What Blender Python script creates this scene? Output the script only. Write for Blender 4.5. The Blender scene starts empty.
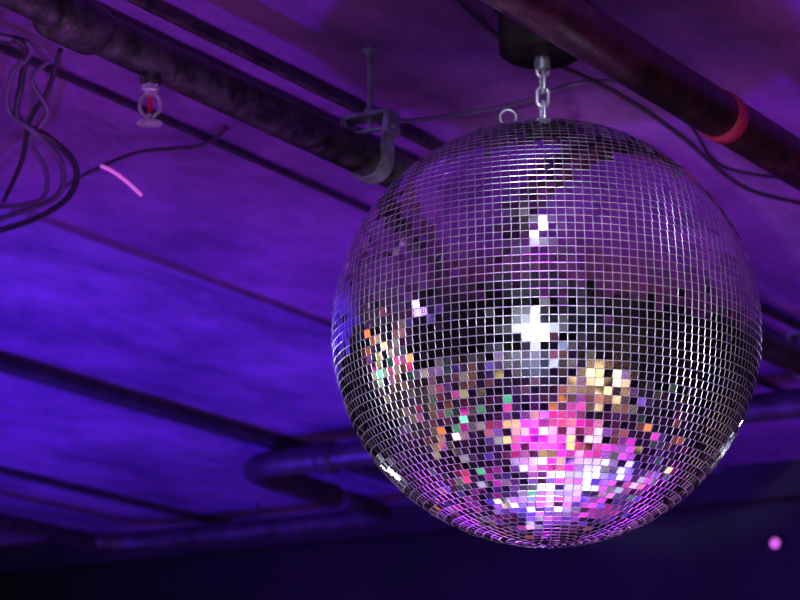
import bpy, math, random
from mathutils import Vector, Matrix
random.seed(7)
sc=bpy.context.scene
try: sc.view_settings.view_transform='Standard'
except Exception: pass

# ---------- materials
def mat(name,col,rough=.5,metal=0.,noise=None,bump=0.,nscale=20,stretch=(1,1,1),emit=None,estr=0,bdist=.01,nr=.62):
    m=bpy.data.materials.new(name); m.use_nodes=True
    nt=m.node_tree; b=nt.nodes['Principled BSDF']
    b.inputs['Base Color'].default_value=(*col,1); b.inputs['Roughness'].default_value=rough
    b.inputs['Metallic'].default_value=metal
    if emit: 
        b.inputs['Emission Color'].default_value=(*emit,1); b.inputs['Emission Strength'].default_value=estr
    if noise:
        tc=nt.nodes.new('ShaderNodeTexCoord'); mp=nt.nodes.new('ShaderNodeMapping'); mp.inputs['Scale'].default_value=stretch
        n=nt.nodes.new('ShaderNodeTexNoise'); n.inputs['Scale'].default_value=nscale; n.inputs['Detail'].default_value=10; n.inputs['Roughness'].default_value=nr
        r=nt.nodes.new('ShaderNodeValToRGB'); r.color_ramp.elements[0].position=.38; r.color_ramp.elements[1].position=.63
        r.color_ramp.elements[0].color=(*noise,1); r.color_ramp.elements[1].color=(*col,1)
        nt.links.new(tc.outputs['Object'],mp.inputs['Vector']); nt.links.new(mp.outputs[0],n.inputs['Vector'])
        nt.links.new(n.outputs['Fac'],r.inputs['Fac']); nt.links.new(r.outputs[0],b.inputs['Base Color'])
        if bump:
            bp=nt.nodes.new('ShaderNodeBump'); bp.inputs['Strength'].default_value=bump; bp.inputs['Distance'].default_value=bdist
            nt.links.new(n.outputs['Fac'],bp.inputs['Height']); nt.links.new(bp.outputs[0],b.inputs['Normal'])
    return m

# ---------- mesh builder
class MB:
    def __init__(s): s.v=[]; s.f=[]; s.m=[]; s.sm=[]
    def add(s,vs,fs,mi=0,smooth=False):
        o=len(s.v); s.v+= [tuple(v) for v in vs]
        for f in fs: s.f.append([i+o for i in f]); s.m.append(mi); s.sm.append(smooth)
    def box(s,c,d,mi=0,rot=None):
        c=Vector(c); vs=[]
        for x in(-.5,.5):
            for y in(-.5,.5):
                for z in(-.5,.5):
                    p=Vector((x*d[0],y*d[1],z*d[2]))
                    if rot: p=rot@p
                    vs.append(c+p)
        s.add(vs,[(0,1,3,2),(4,6,7,5),(0,4,5,1),(2,3,7,6),(0,2,6,4),(1,5,7,3)],mi)
    def tube(s,pts,r,seg=14,mi=0,closed=False,radii=None,cap=True):
        pts=[Vector(p) for p in pts]; n=len(pts); vs=[]; fs=[]
        up=None
        for i,p in enumerate(pts):
            if closed: t=(pts[(i+1)%n]-pts[i-1])
            else: t=pts[min(i+1,n-1)]-pts[max(i-1,0)]
            t.normalize()
            if up is None:
                a=Vector((0,0,1)) if abs(t.z)<.9 else Vector((1,0,0)); up=(a-t*a.dot(t)).normalized()
            else:
                up=(up-t*up.dot(t)).normalized()
            sd=t.cross(up); rr=radii[i] if radii else r
            for k in range(seg):
                a=2*math.pi*k/seg; vs.append(p+(up*math.cos(a)+sd*math.sin(a))*rr)
        for i in range(n if closed else n-1):
            j=(i+1)%n
            for k in range(seg):
                l=(k+1)%seg; fs.append((i*seg+k,j*seg+k,j*seg+l,i*seg+l))
        s.add(vs,fs,mi,True)
        if cap and not closed:
            s.add(vs[:seg],[list(range(seg))],mi); s.add(vs[-seg:],[list(range(seg))[::-1]],mi)
    def lathe(s,c,prof,seg=24,mi=0,axis=Vector((0,0,1)),smooth=True):
        axis=axis.normalized(); a=Vector((0,0,1)) if abs(axis.z)<.9 else Vector((1,0,0))
        u=(a-axis*a.dot(axis)).normalized(); w=axis.cross(u); c=Vector(c); vs=[]; fs=[]
        for (r,h) in prof:
            for k in range(seg):
                t=2*math.pi*k/seg; vs.append(c+axis*h+(u*math.cos(t)+w*math.sin(t))*r)
        for i in range(len(prof)-1):
            for k in range(seg):
                l=(k+1)%seg; fs.append((i*seg+k,i*seg+l,(i+1)*seg+l,(i+1)*seg+k))
        s.add(vs,fs,mi,smooth)
    def obj(s,name,mats,parent=None):
        me=bpy.data.meshes.new(name); me.from_pydata(s.v,[],s.f)
        for m in mats: me.materials.append(m)
        me.polygons.foreach_set('material_index',s.m); me.polygons.foreach_set('use_smooth',s.sm)
        me.update()
        o=bpy.data.objects.new(name,me); sc.collection.objects.link(o)
        if parent: o.parent=parent
        return o
def smooth(pts,k=8):
    P=[Vector(p) for p in pts]; out=[]
    for i in range(len(P)-1):
        a=P[max(i-1,0)];b=P[i];c=P[i+1];d=P[min(i+2,len(P)-1)]
        for j in range(k):
            t=j/k; out.append(.5*((2*b)+(c-a)*t+(2*a-5*b+4*c-d)*t*t+(3*b-a-3*c+d)*t**3))
    out.append(P[-1]); return out
def empty(name,loc=(0,0,0)):
    e=bpy.data.objects.new(name,None); e.location=loc; sc.collection.objects.link(e); return e

# ---------- camera
PITCH=math.radians(14); YAW=math.radians(31.5); FPX=2700
CAM=Vector((0,0,1.6))
cd=bpy.data.cameras.new('camera'); cam=bpy.data.objects.new('camera',cd); sc.collection.objects.link(cam)
cam.location=CAM; cam.rotation_euler=(math.pi/2+PITCH,0,YAW); cd.lens=FPX*36/800; cd.sensor_width=36
cd.dof.use_dof=True; cd.dof.focus_distance=3.55; cd.dof.aperture_fstop=8
sc.camera=cam

# ---------- room
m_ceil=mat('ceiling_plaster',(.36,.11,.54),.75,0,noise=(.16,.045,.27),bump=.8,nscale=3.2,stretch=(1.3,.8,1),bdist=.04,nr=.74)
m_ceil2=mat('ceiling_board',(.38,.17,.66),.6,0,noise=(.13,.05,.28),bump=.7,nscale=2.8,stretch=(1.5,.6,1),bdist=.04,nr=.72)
m_wall=mat('wall_black_paint',(.016,.012,.03),.7,0,noise=(.008,.006,.014),nscale=4)
m_floor=mat('floor_concrete',(.03,.028,.035),.5,0,noise=(.015,.014,.02),nscale=3)
m_beam=mat('beam_dark_steel',(.06,.045,.10),.6,.2,noise=(.03,.025,.06),nscale=9)
X0,X1,Y0,Y1,ZC=-8.0,3.0,-2.8,7.3,3.0
def slab(name,c,d,m):
    b=MB(); b.box(c,d); return b.obj(name,[m])
slab('floor',((X0+X1)/2,(Y0+Y1)/2,-.05),(X1-X0+.2,Y1-Y0+.2,.1),m_floor)
slab('ceiling',((X0+X1)/2,(Y0+Y1)/2,ZC+.05),(X1-X0+.2,Y1-Y0+.2,.1),m_ceil)
slab('wall_far',((X0+X1)/2,Y1+.05,ZC/2),(X1-X0+.2,.1,ZC),m_wall)
slab('wall_near',((X0+X1)/2,Y0-.05,ZC/2),(X1-X0+.2,.1,ZC),m_wall)
slab('wall_left',(X0-.05,(Y0+Y1)/2,ZC/2),(.1,Y1-Y0,ZC),m_wall)
slab('wall_right',(X1+.05,(Y0+Y1)/2,ZC/2),(.1,Y1-Y0,ZC),m_wall)
b=MB()
for cx,wx in ((-3.56,.78),(-4.47,.82),(-5.36,.9),(-6.8,1.9)): b.box((cx,2.2,ZC-.006),(wx,10,.012))
b.obj('ceiling_board_panels',[m_ceil2])
def beam(c,d,m=m_beam): slab('ceiling_beam',c,d,m)
beam((-3.98,2.25,ZC-.02),(.06,10.0,.04))
beam((-4.9,2.25,ZC-.012),(.05,10.0,.024))
beam((-2.5,7.0,ZC-.05),(10.8,.12,.10),m_wall)
b=MB()
yy=-2.5
while yy<1.2:
    x=-3.6
    while x<2.9:
        if random.random()<(.95 if yy<-.2 else .7 if yy<.6 else .35): b.box((x,yy,ZC-.015),(.40,.40,.03))
        x+=.45
    yy+=.45
b.obj('ceiling_acoustic_tiles',[m_wall])  # unseen dark panels, added so the ball mirrors a dark band

# ---------- pipes
m_pipe=mat('pipe_old_paint',(.10,.085,.10),.28,.45,noise=(.022,.014,.018),bump=.45,nscale=34)
m_pipe_r=mat('pipe_rusty_red',(.095,.028,.038),.3,.35,noise=(.025,.012,.02),bump=.4,nscale=30)
m_galv=mat('galvanised_steel',(.5,.5,.55),.4,.6,noise=(.28,.28,.33),bump=.15,nscale=60)
m_red=mat('red_band_paint',(.58,.035,.11),.45)
m_cable=mat('cable_rubber',(.05,.03,.065),.45,0,noise=(.03,.015,.04),nscale=40)
m_grey=mat('cable_grey',(.13,.07,.19),.45)
XL,ZP=-2.129,2.82
b=MB()
b.tube([(XL,2.66,ZP),(XL,7.3,ZP)],.029,24)
b.tube([(XL,-2.8,ZP),(XL,2.66,ZP)],.022,24)
b.lathe((XL,2.60,ZP),[(.022,0),(.034,.004),(.036,.012),(.036,.085),(.034,.093),(.029,.098)],24,0,Vector((0,1,0)))
b.lathe((XL,2.82,ZP-.029),[(.015,0.008),(.015,-.008),(.012,-.012)],12)
b.obj('water_pipe',[m_pipe])
XR=-1.573
b=MB()
b.tube([(XR,-2.8,ZP),(XR,7.3,ZP)],.035,28)
b.lathe((XR,3.455,ZP),[(.035,0),(.0375,.001),(.0375,.030),(.035,.031)],28,1,Vector((0,1,0)))
b.lathe((XR,1.6,ZP),[(.035,0),(.042,.004),(.042,.08),(.035,.085)],28,0,Vector((0,1,0)))
b.obj('overhead_pipe',[m_pipe_r,m_red])
def hanger(name,x,y,r,m):
    b=MB(); n=22
    prof=[(-.038,.068),(-r-.003,.03)]
    for i in range(n+1):
        a=math.pi+math.pi*i/n; prof.append(((r+.003)*math.cos(a),(r+.003)*math.sin(a)))
    prof+=[(r+.003,.03),(.038,.068)]
    for i in range(len(prof)-1):
        (x0,z0),(x1,z1)=prof[i],prof[i+1]
        dx,dz=x1-x0,z1-z0; L=math.hypot(dx,dz)
        c=(x+(x0+x1)/2,y,ZP+(z0+z1)/2)
        ang=math.atan2(dz,dx)
        b.box(c,(L+.001,.032,.005),0,Matrix.Rotation(-ang,3,'Y'))
    b.box((x,y,ZP+.070),(.084,.036,.006))
    b.box((x-.041,y,ZP+.053),(.005,.036,.036)); b.box((x+.041,y,ZP+.053),(.005,.036,.036))
    b.tube([(x,y,ZP+.045),(x,y,ZC)],.0045,10)
    b.lathe((x,y,ZP+.073),[(0,.009),(.010,.009),(.010,0)],6,0,smooth=False)
    b.lathe((x,y,ZC-.012),[(0,0),(.009,0),(.009,.012)],6,0,smooth=False)
    b.lathe((x,y,ZC-.003),[(0,0),(.014,0),(.014,.003)],12,0,smooth=False)
    b.tube([(x-.048,y,ZP+.048),(x+.048,y,ZP+.048)],.004,8)
    b.obj(name,[m])
hanger('pipe_hanger',XL,3.385,.029,m_galv)
hanger('pipe_hanger',XL,5.1,.029,m_galv)
hanger('pipe_hanger',XL,.6,.022,m_galv)
hanger('pipe_hanger',XR,1.2,.035,m_galv)
hanger('pipe_hanger',XR,4.9,.035,m_galv)
def pipe(name,pts,r,m,sm=True):
    b=MB(); b.tube(smooth(pts,8) if sm else pts,r,12); return b.obj(name,[m])
pipe('electrical_conduit',[(-2.278,-2.8,2.985),(-2.278,7.3,2.985)],.010,m_pipe,False)
pipe('electrical_conduit',[(-2.598,-2.8,2.99),(-2.598,7.3,2.99)],.006,m_cable,False)
pipe('electrical_conduit',[(-2.36,-2.8,2.99),(-2.36,7.3,2.99)],.006,m_cable,False)
m_pipe_b=mat('pipe_dark',(.09,.06,.12),.4,.3,noise=(.04,.025,.05),nscale=20)
ZX=2.902
b=MB()
b.tube([(1.5,5.80,ZX),(-3.86,5.80,ZX)]+smooth([(-3.95,5.80,ZX),(-4.03,5.84,ZX),(-4.06,5.94,ZX)],6)+[(-4.08,6.3,ZX)],.035,18)
for (x,y) in ((-3.3,5.8),(-1,5.8),(1,5.8)): b.tube([(x,y,ZX),(x,y,3.0)],.005,8)
b.lathe((-3.75,5.80,ZX),[(.035,0),(.042,.003),(.042,.05),(.035,.053)],18,0,Vector((-1,0,0)))
b.obj('cross_pipe',[m_pipe_b])
b=MB()
b.tube(smooth([(-4.08,6.36,ZX),(-4.085,6.5,ZX),(-4.14,6.64,ZX),(-4.37,6.68,ZX),(-4.8,6.68,ZX),(-5.04,6.68,ZX),(-5.15,6.6,ZX),(-5.16,6.45,ZX),(-5.16,4.2,ZX)],6),.027,16)
b.tube([(-5.16,4.2,ZX),(-5.16,-2.8,ZX)],.027,16)
for (x,y) in ((-5.16,5.5),(-5.16,2.5),(-4.6,6.68)): b.tube([(x,y,ZX),(x,y,3.0)],.005,8)
b.obj('drain_pipe',[m_pipe_b])

# ---------- sprinkler head
m_brass=mat('chrome_fitting',(.85,.82,.9),.3,.7)
m_glass=mat('red_glass_bulb',(.9,.02,.05),.1,0)
sx,sy,sz=XL,2.82,ZP-.029-.010
b=MB()
b.lathe((sx,sy,sz),[(.011,.004),(.013,0),(.013,-.009),(.009,-.010),(.009,-.016),(0,-.016)],6,0,smooth=False)
for s_ in(-1,1):
    b.tube(smooth([(sx+s_*.008*.85,sy+s_*.008*.52,sz-.014),(sx+s_*.0135*.85,sy+s_*.0135*.52,sz-.024),(sx+s_*.0125*.85,sy+s_*.0125*.52,sz-.038),(sx+s_*.002,sy,sz-.049)],5),.0028,8)
b.tube([(sx,sy,sz-.016),(sx,sy,sz-.026),(sx,sy,sz-.036),(sx,sy,sz-.043)],.003,10,1,radii=[.0018,.0032,.0032,.0018])
b.lathe((sx,sy,sz-.052),[(0,.009),(.0045,.009),(.0045,0),(0,0)],12)
ns=16
for k in range(ns):
    a=2*math.pi*k/ns; rot=Matrix.Rotation(a,3,'Z')
    b.box(Vector((sx,sy,sz-.0555))+rot@Vector((.0125,0,0)),(.011,.0038,.0020),0,rot)
b.lathe((sx,sy,sz-.055),[(0,.0006),(.0085,.0006),(.0085,-.001),(0,-.001)],20)
b.obj('fire_sprinkler_head',[m_brass,m_glass])

# ---------- mirror ball
BC=Vector((-1.748,3.2435,2.47)); R=.3
m_tile=mat('mirror_tile',(.94,.93,.97),.03,1)
nt=m_tile.node_tree; bs=nt.nodes['Principled BSDF']
g=nt.nodes.new('ShaderNodeNewGeometry'); mr=nt.nodes.new('ShaderNodeMapRange')
mr.inputs['To Min'].default_value=.02; mr.inputs['To Max'].default_value=.16
nt.links.new(g.outputs['Random Per Island'],mr.inputs['Value']); nt.links.new(mr.outputs[0],bs.inputs['Roughness'])
m_edge=mat('mirror_tile_glass_edge',(.95,.95,1),.38,1)
m_core=mat('ball_core_grout',(.5,.48,.57),.45,.35)
root=empty('disco_ball',BC)
b=MB(); NR=82; hh=math.pi*R/NR
fwd=Vector((math.sin(-YAW),math.cos(YAW),0)); az0=math.atan2(-fwd.y,-fwd.x)
for i in range(NR):
    la=(i+.5)*math.pi/NR-math.pi/2; nc=max(5,round(2*NR*math.cos(la)*.96)); ww=2*math.pi*R*math.cos(la)/nc
    for j in range(nc):
        lo=az0+(j+.5)*2*math.pi/nc
        n=Vector((math.cos(la)*math.cos(lo),math.cos(la)*math.sin(lo),math.sin(la)))
        e=Vector((-math.sin(lo),math.cos(lo),0)); u=n.cross(e)
        sg=.018*(4.5 if random.random()<.10 else 1)
        ja=random.gauss(0,sg); jb=random.gauss(0,sg)
        e2=(e+n*ja).normalized(); u2=(u+n*jb).normalized()
        w=ww*.5*random.uniform(.955,.985); h=hh*.5*random.uniform(.955,.985)
        c=n*(R-.0004)
        wi,hi=w*.92,h*.92
        top=[c+e2*(sx_*wi)+u2*(sy_*hi)+n*.0004 for sx_,sy_ in((-1,-1),(1,-1),(1,1),(-1,1))]
        bot=[c+e2*(sx_*w)+u2*(sy_*h)-n*.0001 for sx_,sy_ in((-1,-1),(1,-1),(1,1),(-1,1))]
        b.add(top,[(0,1,2,3)],0)
        b.add(top+bot,[(4,5,1,0),(5,6,2,1),(6,7,3,2),(7,4,0,3)],1)
b.obj('mirror_tiles',[m_tile,m_edge],root)
b=MB(); prof=[(max(0,(R-.0022)*math.cos(t)),(R-.0022)*math.sin(t)) for t in [(-90+180*k/64)*math.pi/180 for k in range(65)]]
b.lathe((0,0,0),prof,96); b.obj('ball_core',[m_core],root)
b=MB()
b.lathe((0,0,R-.004),[(.028,0),(.028,.004),(.022,.007),(.008,.008),(.008,.018),(0,.018)],24)
rr=Vector((math.cos(YAW),math.sin(YAW),0))
pr=-rr*.05+Vector((0,0,math.sqrt(R*R-.0025)+.002))
b.lathe(pr,[(.005,-.006),(.005,.008),(0,.008)],10)
b.tube([pr+Vector((0,0,.018))+(rr*math.cos(a)+Vector((0,0,1))*math.sin(a))*.0115 for a in [2*math.pi*k/24 for k in range(24)]],.0024,8,closed=True)
b.obj('top_cap_and_eye',[m_galv],root)
b=MB()
def link(cz,ax,L=.030,wd=.0085,r=.0030):
    pts=[]
    for k in range(28):
        a=2*math.pi*k/28; s_=math.sin(a); c_=math.cos(a)
        z=cz+s_*wd+(L/2-wd)*(1 if s_>=0 else -1); pts.append(ax*(c_*wd)+Vector((0,0,z)))
    b.tube(pts,r,8,closed=True)
dg=(rr+fwd*.25).normalized(); dp=Vector((-dg.y,dg.x,0))
z=R+.012
for k in range(5):
    link(z+.012+k*.0225,dg if k%2 else dp)
b.obj('hanging_chain',[m_brass],root)
m_black=mat('black_plastic',(.012,.012,.014),.4)
b=MB(); zt=ZC-BC.z
b.lathe((0,0,zt-.125),[(0,0),(.05,0),(.062,.008),(.064,.07),(.07,.075),(.07,.105),(.085,.108),(.085,.125)],32)
b.lathe((0,0,zt-.145),[(0,0),(.009,0),(.012,.004),(.012,.02)],16,1)
b.obj('ball_motor',[m_black,m_galv],root)

# ---------- cables
def cable(name,pts,r,m): return pipe(name,pts,r,m)
b=MB()
for pts,r,mi in (([(-2.37,2.55,3.0),(-2.39,2.743,2.9),(-2.348,2.825,2.88),(-2.416,2.869,2.86),(-2.466,2.922,2.83),(-2.444,2.967,2.8),(-2.51,3.105,2.8),(-2.661,3.285,2.82),(-2.846,3.414,2.85),(-3.03,3.5,2.88),(-3.3,3.62,2.99)],.0050,1),
 ([(-2.40,2.56,3.0),(-2.417,2.775,2.9),(-2.35,2.809,2.88),(-2.418,2.894,2.86),(-2.458,2.936,2.82),(-2.442,2.997,2.8),(-2.501,3.129,2.8),(-2.669,3.315,2.82),(-2.894,3.473,2.85),(-3.074,3.551,2.88),(-3.34,3.66,2.99)],.0052,0),
 ([(-2.402,2.936,2.9),(-2.425,2.925,2.87),(-2.422,2.96,2.83),(-2.47,2.98,2.8),(-2.547,3.113,2.8),(-2.727,3.32,2.83),(-2.943,3.449,2.88)],.004,1),
 ([(-2.361,2.909,2.9),(-2.434,2.974,2.87),(-2.469,2.976,2.83),(-2.545,3.053,2.8),(-2.777,3.289,2.83)],.004,0)):
    b.tube(smooth(pts,8),r,10,mi)
b.obj('cable_bundle',[m_cable,m_grey])
cable('loose_cable',[(-2.814,3.479,2.9),(-2.766,3.499,2.93),(-2.703,3.555,2.97),(-2.603,3.591,2.975),(-2.541,3.586,2.995)],.0035,m_cable)
cable('loose_cable',[(-2.249,3.653,2.975),(-2.138,3.647,2.965),(-1.993,3.620,2.955),(-1.886,3.608,2.965),(-1.816,3.698,2.985)],.004,m_grey)
cable('loose_cable',[(-1.872,3.532,2.97),(-1.830,3.654,2.95),(-1.814,3.837,2.93),(-1.865,4.184,2.94),(-1.848,4.409,2.96),(-1.825,4.642,2.99)],.004,m_cable)
cable('loose_cable',[(-1.841,3.607,2.98),(-1.792,3.684,2.96),(-1.803,3.853,2.95),(-1.857,4.085,2.95),(-1.841,4.305,2.98)],.003,m_cable)
cable('loose_cable',[(-1.868,3.173,2.98),(-1.904,3.322,2.99),(-1.932,3.463,2.995)],.004,m_grey)
m_pink=mat('pink_cable_tie',(1,.3,.8),.4,0,emit=(1,.22,.85),estr=.4)  # pink glow put into the tie by emission; it is no lamp
cable('cable_tie',[(-2.667,3.402,2.9),(-2.659,3.422,2.895),(-2.654,3.454,2.885),(-2.651,3.493,2.87)],.003,m_pink)

# ---------- unseen glowing grids, added for the colours mirrored in the ball
def glowmat(name,strength):
    m=bpy.data.materials.new(name); m.use_nodes=True; nt=m.node_tree; b_=nt.nodes['Principled BSDF']
    a=nt.nodes.new('ShaderNodeAttribute'); a.attribute_name='led'
    b_.inputs['Base Color'].default_value=(.02,.02,.02,1); b_.inputs['Roughness'].default_value=.3
    nt.links.new(a.outputs['Color'],b_.inputs['Emission Color']); b_.inputs['Emission Strength'].default_value=strength
    return m
def glowgrid(name,org,du,dv,nu,nv,cs,colfn,strength,nrm,legs=False):
    b=MB(); cols=[]
    du=Vector(du);dv=Vector(dv);org=Vector(org); g_=.03*cs
    for i in range(nu):
        for j in range(nv):
            o=org+du*(i*cs)+dv*(j*cs)+nrm*.012
            b.add([o+du*g_+dv*g_,o+du*(cs-g_)+dv*g_,o+du*(cs-g_)+dv*(cs-g_),o+du*g_+dv*(cs-g_)],[(0,1,2,3)],0)
            cols.append(colfn(o+du*cs/2+dv*cs/2))
    c=org+du*(nu*cs/2)+dv*(nv*cs/2)
    d=[abs(du[k])*nu*cs+abs(dv[k])*nv*cs+abs(nrm[k])*.02 for k in range(3)]
    b.box(c,d,1)
    if legs:
        for f in(.15,.85):
            p=org+du*(nu*cs*f)-nrm*.02
            b.box((p.x,p.y,p.z/2+.2),(.05,.03,p.z+.4),1); b.box((p.x,p.y+.06,.015),(.06,.28,.03),1)
    o=b.obj(name,[glowmat(name+'_pixels',strength),m_black])
    at=o.data.attributes.new('led','FLOAT_COLOR','FACE')
    for k,p in enumerate(o.data.polygons): at.data[k].color=(*(cols[k] if k<len(cols) else (0,0,0)),1)
    return o
PAL=[(1,.75,.25),(1,.06,.25),(.1,.8,.35),(1,.05,.6),(1,.85,.6),(.35,.15,1),(.9,.2,.05)]
pools=[((-1.2,2.3),.75,[(1,.02,.4),(1,.06,.2),(1,.3,.08),(1,.03,.7),(1,.6,.25)],3.0),
       ((-1.05,3.05),.85,[(.6,.4,1),(1,.03,.8),(.95,.9,1),(.35,.1,1),(1,.05,.5)],3.4),
       ((-1.55,4.0),1.1,[(.2,.08,1),(.4,.22,1),(.9,.04,.8),(.75,.7,1),(.15,.06,1)],2.8),
       ((-2.6,4.7),1.1,[(.35,.06,1),(.25,.1,.9),(.9,.06,.7)],.9),
       ((1.75,1.65),1.0,[(1,.55,.18),(1,.72,.36),(1,.6,.25)],4.4)]
def fcol(p):
    for (c,r,pal,s) in pools:
        d=math.hypot(p.x-c[0],p.y-c[1])/r; gg=math.exp(-d*d)
        if random.random()<gg*1.0:
            q=random.choice(pal); k=s*random.uniform(.03,1.15)**1.5*(.35+.65*gg); return tuple(x*k for x in q)
    if random.random()<(.16 if p.x<-1.8 and p.y<2.5 else .07):
        q=random.choice(PAL); k=random.uniform(.1,1.5); return tuple(x*k for x in q)
    q=random.uniform(0,.02); return (q*.6,q*.2,q)
glowgrid('led_dance_floor',(-6.4,-2.4,.01),(1,0,0),(0,1,0),58,60,.15,fcol,1.8,Vector((0,0,1)))  # added glowing cells, seen only as coloured reflections in the ball
def wcol(p):
    if random.random()<.26:
        q=random.choice(PAL); k=random.uniform(.15,2.2); return tuple(x*k for x in q)
    return (.004,.001,.01)
glowgrid('led_wall_display',(-7.98,-2.4,.0),(0,1,0),(0,0,1),30,17,.16,wcol,1.8,Vector((1,0,0)))  # added glowing grid for scattered coloured tiles on the ball's left
def scol(p):
    d=math.hypot((p.x-.75)/1.05,(p.z-1.0)/.85)
    k=max(0,1.2-d)**1.2*random.uniform(.7,1.2); return (.5*k,.58*k,1*k)
glowgrid('led_screen',(-.35,-2.62,.15),(1,0,0),(0,0,1),22,18,.1,scol,7.5,Vector((0,1,0)),True)  # added glowing panel behind the camera for the ball's white patch

# ---------- lamps
def light(name,kind,loc,tgt,col,e,size=.3,spot=60,blend=.6):
    l=bpy.data.lights.new(name,kind); l.color=col; l.energy=e
    if kind=='AREA': l.size=size
    else: l.shadow_soft_size=size
    if kind=='SPOT': l.spot_size=math.radians(spot); l.spot_blend=blend
    o=bpy.data.objects.new(name,l); sc.collection.objects.link(o); o.location=loc
    o.rotation_euler=(Vector(tgt)-Vector(loc)).to_track_quat('-Z','Y').to_euler(); return o
light('purple_wash_light','SPOT',(-1.3,2.2,.3),(-2.1,4.2,3),(.29,.0,1),150,.06,90,1)
light('blue_wash_light','SPOT',(-5.4,2.4,.6),(-4.3,4.8,3),(.11,.02,1),950,.15,66,1)
light('violet_wash_light','SPOT',(1.2,-1.4,.7),(.2,1.5,3),(.40,.03,.85),18,.1,90,1)
light('pink_accent_light','SPOT',(-.9,.9,.5),(-2.2,2.82,2.8),(1,.55,.95),22,.05,14,1)  # added lamp, brightens the sprinkler and nearby cables in pink
light('high_side_light','SPOT',(-3.6,.9,2.72),(-2.2,3.6,2.86),(.32,.15,1),30,.05,50,1)  # added lamp, puts a glint along the pipes and grazes the ceiling
light('overhead_pin_light','SPOT',(-1.45,2.6,2.93),(-1.75,3.22,2.55),(.8,.82,1),3,.01,62,.6)  # added lamp, brightens the upper half of the ball
light('pin_spot_light','SPOT',(.27,-1.34,1.32),BC,(.85,.88,1),620,.04,8.4,.3)
light('back_pin_light','SPOT',(-4.17,4.79,1.79),BC,(.75,.78,1),30,.03,14,.3)
light('back_pin_light','SPOT',(-1.93,5.75,2.3),BC,(.75,.78,1),14,.03,15,.3)

# wall indicator lamp
for (x,z,r,st) in ((-3.17,2.825,.012,.7),):
    m_dot=mat('indicator_lens',(1,.3,.9),.3,0,emit=(1,.18,.9),estr=st)
    b=MB(); b.lathe((x,7.3,z),[(r*1.3,0),(r*1.3,-.02)],20,1,Vector((0,1,0))); b.lathe((x,7.28,z),[(r*1.3,0),(r,-.005),(r*.6,-.012),(0,-.014)],20,0,Vector((0,1,0)))
    b.obj('indicator_lamp',[m_dot,m_black])
w=bpy.data.worlds.new('World'); sc.world=w; w.use_nodes=True; w.node_tree.nodes['Background'].inputs[0].default_value=(0,0,0,1)
